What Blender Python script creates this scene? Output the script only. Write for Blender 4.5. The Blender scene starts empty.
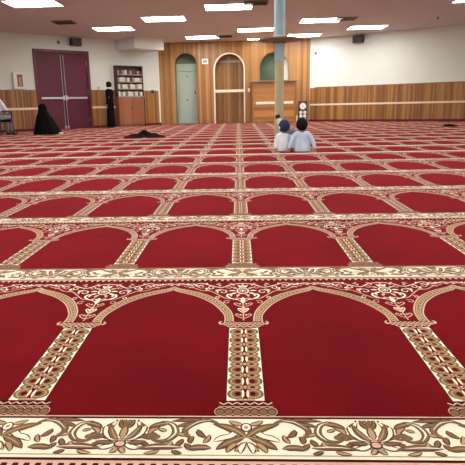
import bpy, bmesh, math, random
import numpy as np
from mathutils import Vector, Matrix
random.seed(7)
C = bpy.context.scene.collection
PI = math.pi

# ------------------------------------------------------------------ helpers
def lin(c):
    c = c / 255.0
    return c / 12.92 if c <= 0.04045 else ((c + 0.055) / 1.055) ** 2.4
def rgb(r, g, b): return (lin(r), lin(g), lin(b), 1.0)

def new_mat(name):
    m = bpy.data.materials.new(name); m.use_nodes = True
    nt = m.node_tree; b = nt.nodes['Principled BSDF']
    return m, nt, b

def mat(name, col, rough=0.6, metal=0.0, noise=0.0, scale=8.0, spec=0.5, sheen=0.0, sheen_tint=(1, 1, 1, 1), stretch=(1, 1, 1), bump=0.0):
    """plain procedural material: colour broken up by a noise of the thing's own surface"""
    m, nt, b = new_mat(name)
    b.inputs['Roughness'].default_value = rough
    b.inputs['Metallic'].default_value = metal
    b.inputs['Specular IOR Level'].default_value = spec
    b.inputs['Sheen Weight'].default_value = sheen
    b.inputs['Sheen Tint'].default_value = sheen_tint
    tc = nt.nodes.new('ShaderNodeTexCoord'); mp = nt.nodes.new('ShaderNodeMapping')
    mp.inputs['Scale'].default_value = stretch
    n = nt.nodes.new('ShaderNodeTexNoise'); n.inputs['Scale'].default_value = scale; n.inputs['Detail'].default_value = 4
    nt.links.new(tc.outputs['Object'], mp.inputs['Vector']); nt.links.new(mp.outputs['Vector'], n.inputs['Vector'])
    r = nt.nodes.new('ShaderNodeValToRGB')
    r.color_ramp.elements[0].position = 0.3; r.color_ramp.elements[1].position = 0.7
    r.color_ramp.elements[0].color = tuple(max(0, c * (1 - noise)) for c in col[:3]) + (1,)
    r.color_ramp.elements[1].color = tuple(min(1, c * (1 + noise)) for c in col[:3]) + (1,)
    nt.links.new(n.outputs['Fac'], r.inputs['Fac']); nt.links.new(r.outputs['Color'], b.inputs['Base Color'])
    if bump:
        bp = nt.nodes.new('ShaderNodeBump'); bp.inputs['Strength'].default_value = bump; bp.inputs['Distance'].default_value = 0.01
        nt.links.new(n.outputs['Fac'], bp.inputs['Height']); nt.links.new(bp.outputs['Normal'], b.inputs['Normal'])
    return m

def wood_mat(name, c1, c2, c3, plank=0.1, rough=0.42, groove=0.35, axis='X'):
    """vertical boards: each board its own tone, stretched grain, thin dark joints"""
    m, nt, b = new_mat(name); N = nt.nodes; L = nt.links
    b.inputs['Roughness'].default_value = rough
    tc = N.new('ShaderNodeTexCoord'); sep = N.new('ShaderNodeSeparateXYZ'); L.new(tc.outputs['Object'], sep.inputs[0])
    dv = N.new('ShaderNodeMath'); dv.operation = 'DIVIDE'; dv.inputs[1].default_value = plank
    L.new(sep.outputs[axis], dv.inputs[0])
    fl = N.new('ShaderNodeMath'); fl.operation = 'FLOOR'; L.new(dv.outputs[0], fl.inputs[0])
    fr = N.new('ShaderNodeMath'); fr.operation = 'FRACT'; L.new(dv.outputs[0], fr.inputs[0])
    wn = N.new('ShaderNodeTexWhiteNoise'); wn.noise_dimensions = '1D'; L.new(fl.outputs[0], wn.inputs['W'])
    mp = N.new('ShaderNodeMapping')
    mp.inputs['Scale'].default_value = (22, 22, 1.3) if axis == 'X' else (1.3, 22, 22)
    L.new(tc.outputs['Object'], mp.inputs['Vector'])
    off = N.new('ShaderNodeVectorMath'); off.operation = 'ADD'; L.new(mp.outputs[0], off.inputs[0])
    sc = N.new('ShaderNodeMath'); sc.operation = 'MULTIPLY'; sc.inputs[1].default_value = 13.0; L.new(fl.outputs[0], sc.inputs[0])
    cb = N.new('ShaderNodeCombineXYZ'); L.new(sc.outputs[0], cb.inputs[1]); L.new(cb.outputs[0], off.inputs[1])
    n = N.new('ShaderNodeTexNoise'); n.inputs['Scale'].default_value = 1.0; n.inputs['Detail'].default_value = 5; n.inputs['Distortion'].default_value = 0.6
    L.new(off.outputs[0], n.inputs['Vector'])
    mx = N.new('ShaderNodeMath'); mx.operation = 'MULTIPLY_ADD'; mx.inputs[1].default_value = 0.55; L.new(wn.outputs['Value'], mx.inputs[0])
    n2 = N.new('ShaderNodeMath'); n2.operation = 'MULTIPLY'; n2.inputs[1].default_value = 0.5; L.new(n.outputs['Fac'], n2.inputs[0])
    L.new(n2.outputs[0], mx.inputs[2])
    r = N.new('ShaderNodeValToRGB'); e = r.color_ramp.elements
    e[0].position = 0.12; e[0].color = c1; e[1].position = 0.85; e[1].color = c3
    k = e.new(0.5); k.color = c2
    L.new(mx.outputs[0], r.inputs['Fac'])
    lt = N.new('ShaderNodeMath'); lt.operation = 'LESS_THAN'; lt.inputs[1].default_value = 0.05; L.new(fr.outputs[0], lt.inputs[0])
    g = N.new('ShaderNodeMath'); g.operation = 'MULTIPLY'; g.inputs[1].default_value = groove; L.new(lt.outputs[0], g.inputs[0])
    mix = N.new('ShaderNodeMix'); mix.data_type = 'RGBA'; L.new(g.outputs[0], mix.inputs['Factor'])
    L.new(r.outputs['Color'], mix.inputs['A']); mix.inputs['B'].default_value = tuple(v * 0.25 for v in c1[:3]) + (1,)
    L.new(mix.outputs['Result'], b.inputs['Base Color'])
    return m

def glow_mat(name, col, strength):
    m, nt, b = new_mat(name)
    b.inputs['Base Color'].default_value = (0.9, 0.9, 0.9, 1)
    b.inputs['Emission Color'].default_value = col; b.inputs['Emission Strength'].default_value = strength
    return m

class MB:
    """collects shapes; build() links them as ONE mesh object"""
    def __init__(s): s.v, s.f, s.m = [], [], []
    def add(s, vs, fs, mi=0):
        o = len(s.v); s.v += [tuple(v) for v in vs]; s.f += [tuple(i + o for i in f) for f in fs]; s.m += [mi] * len(fs); return s
    def box(s, x0, x1, y0, y1, z0, z1, mi=0, bev=0.0):
        if bev <= 0:
            vs = [(x0, y0, z0), (x1, y0, z0), (x1, y1, z0), (x0, y1, z0), (x0, y0, z1), (x1, y0, z1), (x1, y1, z1), (x0, y1, z1)]
            return s.add(vs, [(3, 2, 1, 0), (4, 5, 6, 7), (0, 1, 5, 4), (1, 2, 6, 5), (2, 3, 7, 6), (3, 0, 4, 7)], mi)
        bm = bmesh.new(); bmesh.ops.create_cube(bm, size=1.0)
        for v in bm.verts: v.co = Vector(((x0 + x1) / 2 + v.co.x * (x1 - x0), (y0 + y1) / 2 + v.co.y * (y1 - y0), (z0 + z1) / 2 + v.co.z * (z1 - z0)))
        bmesh.ops.bevel(bm, geom=bm.edges[:], offset=bev, segments=2, affect='EDGES', profile=0.5)
        bm.verts.ensure_lookup_table(); bm.verts.index_update()
        s.add([v.co[:] for v in bm.verts], [tuple(v.index for v in f.verts) for f in bm.faces], mi); bm.free(); return s
    def lathe(s, prof, n=24, c=(0, 0, 0), mi=0, sx=1.0, sy=1.0, fn=None):
        """prof: (radius, z) from bottom to top, capped"""
        vs, fs = [], []
        for r, z in prof:
            for k in range(n):
                a = 2 * PI * k / n; rr = r * (fn(a, z) if fn else 1)
                vs.append((c[0] + rr * math.cos(a) * sx, c[1] + rr * math.sin(a) * sy, c[2] + z))
        for i in range(len(prof) - 1):
            for k in range(n):
                k2 = (k + 1) % n; fs.append((i * n + k, i * n + k2, (i + 1) * n + k2, (i + 1) * n + k))
        fs.append(tuple(range(n))[::-1]); t = (len(prof) - 1) * n; fs.append(tuple(range(t, t + n)))
        return s.add(vs, fs, mi)
    def tube(s, pts, r, n=10, mi=0, cap=True):
        pts = [Vector(p) for p in pts]; rs = r if isinstance(r, (list, tuple)) else [r] * len(pts)
        vs, fs = [], []; up = Vector((0, 0, 1))
        for i, p in enumerate(pts):
            d = (pts[min(i + 1, len(pts) - 1)] - pts[max(i - 1, 0)]).normalized()
            a = d.cross(up)
            if a.length < 1e-3: a = d.cross(Vector((0, 1, 0)))
            a.normalize(); b = a.cross(d)
            for k in range(n):
                t = 2 * PI * k / n; vs.append(p + (a * math.cos(t) + b * math.sin(t)) * rs[i])
        for i in range(len(pts) - 1):
            for k in range(n):
                k2 = (k + 1) % n; fs.append((i * n + k, (i + 1) * n + k, (i + 1) * n + k2, i * n + k2))
        if cap:
            fs.append(tuple(range(n))); t = (len(pts) - 1) * n; fs.append(tuple(range(t, t + n))[::-1])
        return s.add(vs, fs, mi)
    def ellipsoid(s, c, rx, ry, rz, n=16, m=10, mi=0, fn=None):
        vs, fs = [], []
        for i in range(1, m):
            ph = PI * i / m
            for k in range(n):
                a = 2 * PI * k / n
                p = Vector((math.sin(ph) * math.cos(a), math.sin(ph) * math.sin(a), -math.cos(ph)))
                q = fn(p) if fn else 1.0
                vs.append((c[0] + p.x * rx * q, c[1] + p.y * ry * q, c[2] + p.z * rz * q))
        b, t = len(vs), len(vs) + 1
        vs += [(c[0], c[1], c[2] - rz), (c[0], c[1], c[2] + rz)]
        for i in range(m - 2):
            for k in range(n):
                k2 = (k + 1) % n; fs.append((i * n + k, i * n + k2, (i + 1) * n + k2, (i + 1) * n + k))
        for k in range(n):
            k2 = (k + 1) % n; fs.append((b, k2, k)); fs.append((t, (m - 2) * n + k, (m - 2) * n + k2))
        return s.add(vs, fs, mi)
    def prism(s, outline, y0, y1, mi=0):
        """outline in x,z, extruded along y"""
        n = len(outline)
        vs = [(x, y0, z) for x, z in outline] + [(x, y1, z) for x, z in outline]
        fs = [tuple(range(n)), tuple(range(2 * n - 1, n - 1, -1))] + [(i, i + n, (i + 1) % n + n, (i + 1) % n) for i in range(n)]
        return s.add(vs, fs, mi)
    def build(s, name, mats, parent=None, smooth=False, loc=None, rotz=None):
        me = bpy.data.meshes.new(name); me.from_pydata(s.v, [], s.f)
        for m in (mats if isinstance(mats, (list, tuple)) else [mats]): me.materials.append(m)
        me.polygons.foreach_set('material_index', s.m)
        me.update()
        bm = bmesh.new(); bm.from_mesh(me); bmesh.ops.recalc_face_normals(bm, faces=bm.faces[:]); bm.to_mesh(me); bm.free()
        if smooth:
            me.polygons.foreach_set('use_smooth', [True] * len(me.polygons))
            try: me.set_sharp_from_angle(angle=math.radians(40))
            except Exception: pass
        o = bpy.data.objects.new(name, me); C.objects.link(o)
        if parent is not None: o.parent = parent
        if loc is not None: o.location = loc
        if rotz is not None: o.rotation_euler = (0, 0, rotz)
        return o

def tag(o, label, cat, group=None):
    o['label'] = label; o['category'] = cat
    if group: o['group'] = group
    return o
def thing(name, label, cat, loc=(0, 0, 0), rotz=0.0, group=None):
    o = bpy.data.objects.new(name, None); C.objects.link(o); o.empty_display_size = 0.1
    o.location = loc; o.rotation_euler = (0, 0, rotz)
    return tag(o, label, cat, group)
def struct(o): o['kind'] = 'structure'; return o
def copy_tree(root, loc, label, rotz=None, group=None):
    r = root.copy(); C.objects.link(r); r.location = loc; r['label'] = label
    if rotz is not None: r.rotation_euler = (0, 0, rotz)
    if group: r['group'] = group
    for ch in list(root.children):
        c = ch.copy(); C.objects.link(c); c.parent = r
        for g in list(ch.children):
            d = g.copy(); C.objects.link(d); d.parent = c
    return r

# ------------------------------------------------------------------ camera
H = 0.78; PITCH, ROLL, YAW, FPX, CX = 0.2315, 0.0223, 0.0472, 540.0, 214.8
fw = Vector((-math.sin(YAW) * math.cos(PITCH), math.cos(YAW) * math.cos(PITCH), -math.sin(PITCH)))
rt = Vector((math.cos(YAW), math.sin(YAW), 0)); dn = fw.cross(rt)
ri = rt * math.cos(ROLL) + dn * math.sin(ROLL); do = dn * math.cos(ROLL) - rt * math.sin(ROLL)
cam = bpy.data.cameras.new('camera'); co = bpy.data.objects.new('camera', cam); C.objects.link(co)
cam.sensor_width = 36; cam.sensor_fit = 'HORIZONTAL'; cam.lens = 36 * FPX / 465; cam.shift_x = (232.5 - CX) / 465
cam.clip_start = 0.05
M = Matrix(((ri.x, -do.x, -fw.x), (ri.y, -do.y, -fw.y), (ri.z, -do.z, -fw.z))).to_4x4()
M.translation = (0, 0, H); co.matrix_world = M
bpy.context.scene.camera = co

# ------------------------------------------------------------------ materials
K = {}
K['wall'] = mat('wall_paint', rgb(214, 219, 212), 0.75, noise=0.02, scale=1.2)
K['ceil'] = mat('ceiling_paint', rgb(210, 200, 202), 0.85, noise=0.05, scale=14, bump=0.15)
K['wood_back'] = wood_mat('back_wall_boards', rgb(124, 80, 40), rgb(160, 112, 60), rgb(188, 142, 84), 0.075, groove=0.2)
K['wood_side'] = wood_mat('side_boards', rgb(98, 58, 26), rgb(140, 94, 46), rgb(174, 126, 68), 0.06, groove=0.35)
K['wood_niche'] = wood_mat('niche_boards', rgb(104, 68, 32), rgb(144, 100, 52), rgb(172, 128, 72), 0.08, groove=0.3)
K['wood_pulpit'] = wood_mat('pulpit_veneer', rgb(132, 82, 42), rgb(166, 110, 60), rgb(190, 136, 80), 0.13, groove=0.2, axis='Z')
K['wood_red'] = wood_mat('reddish_veneer', rgb(130, 74, 46), rgb(152, 90, 58), rgb(166, 104, 70), 0.42, groove=0.3)
K['cream_trim'] = mat('cream_trim', rgb(228, 206, 178), 0.5, noise=0.03)
K['white_trim'] = mat('white_trim', rgb(236, 222, 204), 0.5, noise=0.03)
K['cove'] = mat('red_carpet_cove', rgb(96, 20, 26), 0.9, noise=0.15, scale=30)
K['maroon'] = mat('maroon_door_paint', rgb(86, 13, 38), 0.6, noise=0.06, scale=2)
K['maroon_frame'] = mat('maroon_frame_paint', rgb(98, 26, 38), 0.5, noise=0.06, scale=4)
K['steel'] = mat('brushed_steel', rgb(196, 190, 190), 0.35, metal=0.6, noise=0.05, scale=30)
K['sage'] = mat('sage_door_paint', rgb(170, 186, 172), 0.5, noise=0.04, scale=3)
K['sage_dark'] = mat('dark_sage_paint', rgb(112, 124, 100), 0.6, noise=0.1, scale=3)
K['black'] = mat('black_plastic', rgb(26, 25, 27), 0.5, noise=0.1, scale=20)
K['black_cloth'] = mat('black_cloth', rgb(11, 10, 12), 0.95, spec=0.1, noise=0.25, scale=9, bump=0.4)
K['white_plastic'] = mat('white_plastic', rgb(232, 228, 218), 0.45, noise=0.02)
K['grey_plastic'] = mat('grey_plastic', rgb(150, 150, 146), 0.5, noise=0.05)
K['dark_grey'] = mat('dark_grey_board', rgb(62, 56, 56), 0.5, noise=0.08)
K['dial'] = mat('white_dial', rgb(240, 238, 232), 0.4, noise=0.01)
K['pillar_blue'] = mat('pale_blue_paint', rgb(160, 190, 198), 0.45, noise=0.06, scale=6)
K['pillar_tan'] = mat('tan_wrap', rgb(182, 174, 134), 0.7, noise=0.08, scale=5, stretch=(1, 1, 0.3))
K['shelf_wood'] = mat('dark_shelf_wood', rgb(132, 112, 80), 0.5, noise=0.2, scale=6)
K['skin'] = mat('skin', rgb(150, 104, 80), 0.55, noise=0.05, scale=12)
K['hair'] = mat('dark_hair', rgb(20, 13, 11), 0.7, spec=0.15, noise=0.3, scale=40, stretch=(1, 1, 0.3), bump=0.5)
K['shirt_blue'] = mat('pale_blue_cotton', rgb(194, 208, 232), 0.85, noise=0.14, scale=9, bump=0.6)
K['shirt_white'] = mat('white_cotton', rgb(232, 236, 242), 0.85, noise=0.12, scale=9, bump=0.6)
K['navy'] = mat('navy_knit', rgb(20, 36, 78), 0.85, noise=0.25, scale=30, bump=0.4)
K['grey_cloth'] = mat('grey_cloth', rgb(140, 140, 150), 0.9, noise=0.15, scale=12)
K['dark_trouser'] = mat('dark_trousers', rgb(52, 50, 60), 0.9, noise=0.15, scale=12)
K['eye'] = mat('eye_white', rgb(236, 232, 226), 0.3)
K['paper_w'] = mat('white_paper', rgb(224, 220, 208), 0.7, noise=0.05, scale=20)
K['paper_g'] = mat('green_cover', rgb(120, 128, 96), 0.7, noise=0.1, scale=20)
K['paper_b'] = mat('grey_cover', rgb(160, 150, 138), 0.7, noise=0.1, scale=20)
K['paper_r'] = mat('brown_cover', rgb(116, 62, 50), 0.7, noise=0.1, scale=20)
K['lamp'] = glow_mat('lamp_diffuser', (1.0, 0.985, 0.955, 1), 11.0)
K['lamp_frame'] = mat('lamp_frame', rgb(210, 200, 192), 0.5, noise=0.02)
K['niche_lamp'] = glow_mat('alcove_lamp', (1.0, 0.9, 0.74, 1), 16.0)
K['orange'] = mat('orange_wax', rgb(236, 170, 110), 0.5, noise=0.05)

# ------------------------------------------------------------------ carpet (wall-to-wall, laid in prayer rows)
S, U0 = 0.6022, 0.0108
Y0, PA, PQ = 1.2447, 1.3135, -0.0079
def carpet_mat(name, c, noise=0.12, scale=3.0):
    m, nt, b = new_mat(name); N = nt.nodes; L = nt.links
    b.inputs['Roughness'].default_value = 0.95; b.inputs['Specular IOR Level'].default_value = 0.05
    b.inputs['Sheen Weight'].default_value = 0.8; b.inputs['Sheen Roughness'].default_value = 0.4
    b.inputs['Sheen Tint'].default_value = (min(1.0, c[0] ** 0.5 + 0.22), c[1] ** 0.5, c[2] ** 0.5, 1)
    tc = N.new('ShaderNodeTexCoord')
    n1 = N.new('ShaderNodeTexNoise'); n1.inputs['Scale'].default_value = scale; n1.inputs['Detail'].default_value = 3
    n2 = N.new('ShaderNodeTexNoise'); n2.inputs['Scale'].default_value = 260; n2.inputs['Detail'].default_value = 2
    L.new(tc.outputs['Object'], n1.inputs['Vector']); L.new(tc.outputs['Object'], n2.inputs['Vector'])
    ad = N.new('ShaderNodeMath'); ad.operation = 'ADD'; L.new(n1.outputs['Fac'], ad.inputs[0]); L.new(n2.outputs['Fac'], ad.inputs[1])
    r = N.new('ShaderNodeValToRGB'); e = r.color_ramp.elements
    r.color_ramp.elements[0].position = 0.35; r.color_ramp.elements[1].position = 0.65
    hv = N.new('ShaderNodeMath'); hv.operation = 'MULTIPLY'; hv.inputs[1].default_value = 0.5; L.new(ad.outputs[0], hv.inputs[0])
    e[0].color = tuple(v * (1 - noise) for v in c[:3]) + (1,); e[1].color = tuple(min(1, v * (1 + noise)) for v in c[:3]) + (1,)
    L.new(hv.outputs[0], r.inputs['Fac']); L.new(r.outputs['Color'], b.inputs['Base Color'])
    bp = N.new('ShaderNodeBump'); bp.inputs['Strength'].default_value = 0.35; bp.inputs['Distance'].default_value = 0.004
    L.new(n2.outputs['Fac'], bp.inputs['Height']); L.new(bp.outputs['Normal'], b.inputs['Normal'])
    return m
RED, CREAM, BROWN, DARK, PINK, TAN, UMBER = range(7)
CM = [carpet_mat('carpet_red_pile', rgb(98, 6, 13), 0.4, 2.2), carpet_mat('carpet_cream_pile', rgb(248, 240, 212), 0.06),
      carpet_mat('carpet_brown_pile', rgb(124, 98, 68), 0.14), carpet_mat('carpet_dark_pile', rgb(56, 10, 16), 0.12),
      carpet_mat('carpet_rose_pile', rgb(222, 178, 152), 0.1), carpet_mat('carpet_tan_pile', rgb(184, 156, 114), 0.1),
      carpet_mat('carpet_umber_pile', rgb(86, 52, 40), 0.1)]

class Tile:
    """flat tufted motif for one prayer place; u across (0 at the column), v into the room (0 at far edge of the border)"""
    def __init__(s, fine): s.q, s.m, s.fine, s.k = [], [], fine, 0
    def quad(s, a, b, c, d, m, z, mirror=True):
        z0 = z * 0.00025 + (s.k % 16) * 0.000014
        s.q.append([(p[0], p[1], z0) for p in (a, b, c, d)]); s.m.append(m)
        if mirror:
            s.q.append([(-p[0], p[1], z0 + 0.000007) for p in (d, c, b, a)]); s.m.append(m)
    def rect(s, u0, u1, v0, v1, m, z, mirror=False): s.quad((u0, v0), (u1, v0), (u1, v1), (u0, v1), m, z, mirror)
    def stroke(s, pts, w, m, z, mirror=True, seg=6):
        s.k += 1
        if not s.fine: seg = max(1, seg // 3)
        n = len(pts); P = [Vector(p) for p in pts]
        ws = w if isinstance(w, (list, tuple)) else [w] * n
        out, ow = [], []
        for i in range(n - 1):
            p0, p1, p2, p3 = P[max(i - 1, 0)], P[i], P[i + 1], P[min(i + 2, n - 1)]
            for k in range(seg):
                t = k / seg
                out.append(0.5 * ((2 * p1) + (p2 - p0) * t + (2 * p0 - 5 * p1 + 4 * p2 - p3) * t * t + (3 * p1 - p0 - 3 * p2 + p3) * t ** 3))
                ow.append(ws[i] * (1 - t) + ws[i + 1] * t)
        out.append(P[-1]); ow.append(ws[-1])
        L = []
        for i, p in enumerate(out):
            d = out[min(i + 1, len(out) - 1)] - out[max(i - 1, 0)]
            if d.length < 1e-9: d = Vector((1, 0))
            d.normalize(); nrm = Vector((-d.y, d.x)) * ow[i] * 0.5
            L.append((p - nrm, p + nrm))
        for i in range(len(L) - 1): s.quad(L[i][0], L[i + 1][0], L[i + 1][1], L[i][1], m, z, mirror)
    def disc(s, c, ru, rv, m, z, mirror=True, n=12):
        s.k += 1
        if not s.fine: n = 6
        pts = [(c[0] + ru * math.cos(2 * PI * k / n), c[1] + rv * math.sin(2 * PI * k / n)) for k in range(n)]
        for k in range(0, n // 2 - 1):
            s.quad(pts[k], pts[k + 1], pts[n - 2 - k], pts[n - 1 - k], m, z, mirror)
    def ring(s, c, ru, rv, w, m, z, mirror=True, n=14):
        s.k += 1
        if not s.fine: n = 8
        for k in range(n):
            a, b = 2 * PI * k / n, 2 * PI * (k + 1) / n
            f = lambda t, r: (c[0] + (ru + r) * math.cos(t), c[1] + (rv + r) * math.sin(t))
            s.quad(f(a, -w / 2), f(a, w / 2), f(b, w / 2), f(b, -w / 2), m, z, mirror)
    def leaf(s, a, b, w, bend, m, z, mirror=True, vein=None, edge=None):
        A, B = Vector(a), Vector(b); d = B - A; n = Vector((-d.y, d.x))
        pts = [A, A + d * 0.25 + n * bend * 0.75, A + d * 0.55 + n * bend, A + d * 0.8 + n * bend * 0.6, B]
        if edge is not None: s.stroke(pts, [0.002, w + 0.007, w + 0.008, w * 0.7 + 0.006, 0.002], edge, z - 1, mirror, 4)
        s.stroke(pts, [0.001, w, w * 1.05, w * 0.65, 0.0005], m, z, mirror, 4)
        if vein is not None and s.fine: s.stroke(pts[:4], [0.001, w * 0.22, w * 0.2, 0.001], vein, z + 1, mirror, 4)

def make_tile(fine, P):
    t = Tile(fine)
    h = S / 2
    V = lambda f: f * P
    # ---- border band: v from .864P to P
    vb0, vb1 = V(0.864), V(1.0); bh = vb1 - vb0
    t.rect(-h, h, vb0, vb1, CREAM, 1)
    t.rect(-h, h, vb0 - 0.002, vb0 + 0.007, DARK, 2)
    t.rect(-h, h, vb0 + 0.017, vb0 + 0.021, TAN, 2)
    t.rect(-h, h, vb1 - 0.013, vb1 - 0.005, DARK, 2)
    t.rect(-h, h, vb1 - 0.005, vb1 - 0.001, PINK, 2)
    # scalloped edge on the near side
    t.rect(-h, h, vb0 - 0.030, vb0, PINK, 1)
    nz = 23
    for k in range(nz):
        u = -h + (k + 0.5) * S / nz; w = S / nz * 0.5
        t.quad((u - w * .75, vb0 - 0.032), (u + w * .75, vb0 - 0.032), (u + w * .45, vb0 - 0.012), (u - w * .45, vb0 - 0.012), DARK, 2, False)
    t.rect(-h, h, vb0 - 0.036, vb0 - 0.030, DARK, 2)
    kx = h / 1.685
    B = lambda x, y: (x * kx, vb0 + 0.022 + y * (bh - 0.040))     # x in band units 0..1.685
    if fine:
        def lf(a, b, w, bend, fill=BROWN, z=4, vein=None): t.leaf(B(*a), B(*b), w * .76, bend, fill, z, vein=vein, edge=UMBER)
        # cross flower at the column
        t.leaf(B(0, .46), B(.46, .86), .020, .10, BROWN, 5, vein=TAN, edge=UMBER)
        lf((.02, .48), (.40, .12), .024, .06, BROWN, 5, TAN)
        lf((.10, .66), (.26, .52), .020, -.1, CREAM, 4); lf((.16, .50), (.44, .34), .020, .1, CREAM, 4)
        lf((.12, .30), (.26, .04), .014, .1, TAN, 4); lf((.02, .30), (.08, .02), .014, .1, CREAM, 4); lf((.0, .34), (.16, .08), .012, 0, TAN, 4)
        t.ring((0, B(0, .76)[1]), .013, .017, .004, UMBER, 6, False); t.disc((0, B(0, .76)[1]), .011, .015, CREAM, 5, False); t.disc((0, B(0, .76)[1]), .005, .007, TAN, 6, False)
        lf((.04, .84), (.24, .98), .014, -.1, TAN, 4)
        # vine leaving the cross flower
        V1 = [B(.34, .80), B(.50, .97), B(.68, .92), B(.84, .70), B(.80, .50), B(.70, .46)]
        t.stroke(V1, [.006, .013, .018, .018, .012, .004], UMBER, 3); t.stroke(V1, [.003, .009, .013, .013, .008, .002], BROWN, 4); t.stroke(V1[1:4], [.001, .003, .001], CREAM, 5)
        lf((.56, .98), (1.06, .95), .013, .04, BROWN, 4); lf((.70, .86), (.98, .76), .013, .10, BROWN)
        lf((.66, .70), (.54, .46), .013, .15, BROWN); lf((.76, .54), (.96, .60), .012, -.12, TAN); lf((.72, .50), (.74, .28), .012, .12, BROWN)
        lf((.46, .16), (.80, .14), .020, .08, BROWN, 4, TAN); lf((.58, .30), (.50, .54), .010, .1, TAN); lf((.82, .30), (.66, .10), .012, .1, BROWN)
        # C scroll with a leafy head
        C1 = [B(1.34, .52), B(1.22, .36), B(1.06, .38), B(.97, .58), B(1.02, .82), B(1.15, .92), B(1.24, .88)]
        t.stroke(C1, [.004, .010, .016, .020, .017, .011, .004], UMBER, 3); t.stroke(C1, [.002, .007, .012, .016, .013, .008, .002], BROWN, 4); t.stroke(C1[2:6], [.001, .005, .005, .001], CREAM, 5)
        lf((1.08, .88), (1.36, .72), .017, .10, BROWN, 5, TAN); lf((1.18, .82), (1.34, .54), .014, .12, TAN); lf((1.10, .62), (1.22, .70), .009, .1, TAN)
        lf((1.24, .44), (1.36, .56), .018, .2, BROWN); t.disc(B(1.22, .47), .010, .010, BROWN, 4)
        S2 = [B(1.30, .40), B(1.42, .50), B(1.40, .74), B(1.50, .92)]
        t.stroke(S2, [.006, .012, .011, .002], UMBER, 3); t.stroke(S2, [.004, .008, .007, .001], BROWN, 4)
        # long low leaf
        lf((.84, .18), (1.46, .14), .022, .05, BROWN, 4, CREAM); lf((.94, .22), (.86, .42), .012, .1, BROWN); lf((1.06, .20), (1.00, .34), .010, .1, TAN)
        lf((1.14, .10), (1.34, .02), .010, -.1, TAN); lf((1.30, .22), (1.44, .30), .010, .1, BROWN); lf((.98, .10), (.84, .02), .010, .1, BROWN)
        # lotus at the middle of the arch
        lf((1.64, .34), (1.30, .50), .020, -.14, BROWN, 4); lf((1.62, .30), (1.38, .16), .018, .14, CREAM, 4); lf((1.60, .30), (1.34, .34), .014, .05, BROWN, 5)
        lf((1.64, .36), (1.40, .80), .028, .10, CREAM, 5); lf((1.64, .36), (1.47, .84), .020, .06, BROWN, 6, TAN)
        lf((1.68, .40), (1.56, .92), .026, .08, CREAM, 6); lf((1.685, .40), (1.685, .82), .018, .0, TAN, 7); lf((1.67, .70), (1.60, .99), .010, .1, BROWN, 7)
        t.leaf(B(1.685, .74), B(1.66, 1.0), .010, .0, BROWN, 7)
        for dx in (.10, .155, .05): t.disc(B(1.685 - dx, .95), .003, .005, BROWN, 7)
        t.disc(B(1.672, .26), .013, .014, UMBER, 7); t.disc(B(1.675, .26), .009, .010, PINK, 8); lf((1.66, .18), (1.58, .02), .012, .1, TAN)
    else:
        for x, y, x2, y2, w in ((0.0, .46, .46, .86, .020), (.02, .48, .42, .1, .022), (.36, .8, .9, .8, .016), (.8, .8, .74, .4, .014), (.84, .18, 1.46, .14, .022), (.46, .16, .8, .14, .018),
                                (1.0, .4, 1.1, .9, .018), (1.08, .88, 1.36, .6, .013), (1.66, .36, 1.45, .84, .016), (1.66, .34, 1.30, .48, .014), (1.68, .4, 1.6, .95, .012)):
            t.leaf(B(x, y), B(x2, y2), w * .55, 0.06, TAN if x2 > 1.3 else BROWN, 3)
    # ---- column base: two tiers of lobes
    t.rect(-0.080, 0.080, V(0.002), V(0.034), DARK, 1)
    for k in range(-3, 4):
        c_ = (k * 0.0225, V(0.016)); t.disc(c_, 0.0150, V(0.0160), PINK, 2, False, 12); t.disc((c_[0], c_[1] - V(.0005)), 0.0132, V(0.0138), UMBER, 3, False, 12); t.disc((c_[0], c_[1] - V(.002)), 0.010, V(0.0095), BROWN, 4, False, 10)
    t.rect(-0.070, 0.070, V(0.033), V(0.056), DARK, 4)
    t.stroke([(-0.070 + .0117 * k, V(.041) if k % 2 else V(.049)) for k in range(13)], .005, PINK, 5, False, seg=2)
    t.rect(-0.072, 0.072, V(0.0325), V(0.0345), PINK, 5)
    # ---- shaft: interlaced rings
    s0, s1 = V(0.056), V(0.432); sw = 0.0515
    t.rect(-sw - 0.003, sw + 0.003, s0, s1, DARK, 1); t.rect(-sw, sw, s0, s1, CREAM, 2)
    t.rect(-0.026, 0.026, s0, s1, TAN, 3)
    nl = 7; st = (s1 - s0) / nl
    for k in range(nl + 1):
        vb = s0 + k * st
        if 0 < k < nl:
            t.disc((0.0235, vb), 0.022, st * 0.24, BROWN, 4, True, 12); t.disc((0.022, vb), 0.0165, st * 0.17, TAN, 5, True, 10); t.disc((0.021, vb), 0.0085, st * 0.10, RED, 6, True, 8)
        if k == nl: break
        vc = vb + 0.5 * st
        t.disc((0.0245, vc), 0.0255, st * 0.38, BROWN, 4, True, 14)
        t.ring((0.0235, vc), 0.0175, st * 0.28, 0.005, TAN, 5, True, 12)
        if fine: t.ring((0.0245, vc), 0.0255, st * 0.38, 0.0012, UMBER, 5, True, 14)
        t.disc((0.0205, vc), 0.0085, st * 0.17, RED, 6, True, 10); t.quad((0.020, vc - st * .10), (0.033, vc), (0.033, vc + .0005), (0.020, vc + st * .10), RED, 6)
        # dark hourglass at the middle
        t.disc((0.0, vc), 0.0105, st * 0.46, CREAM, 6, False, 10)
        t.quad((-0.0085, vc - st * .40), (0.0085, vc - st * .40), (0.003, vc - st * .12), (-0.003, vc - st * .12), RED, 7, False)
        t.quad((-0.003, vc - st * .12), (0.003, vc - st * .12), (0.003, vc + st * .12), (-0.003, vc + st * .12), RED, 7, False)
        t.quad((-0.003, vc + st * .12), (0.003, vc + st * .12), (0.0085, vc + st * .40), (-0.0085, vc + st * .40), RED, 7, False)
    # ---- capital: two rows of lobes
    t.rect(-0.062, 0.062, V(0.431), V(0.450), DARK, 4)
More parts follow.
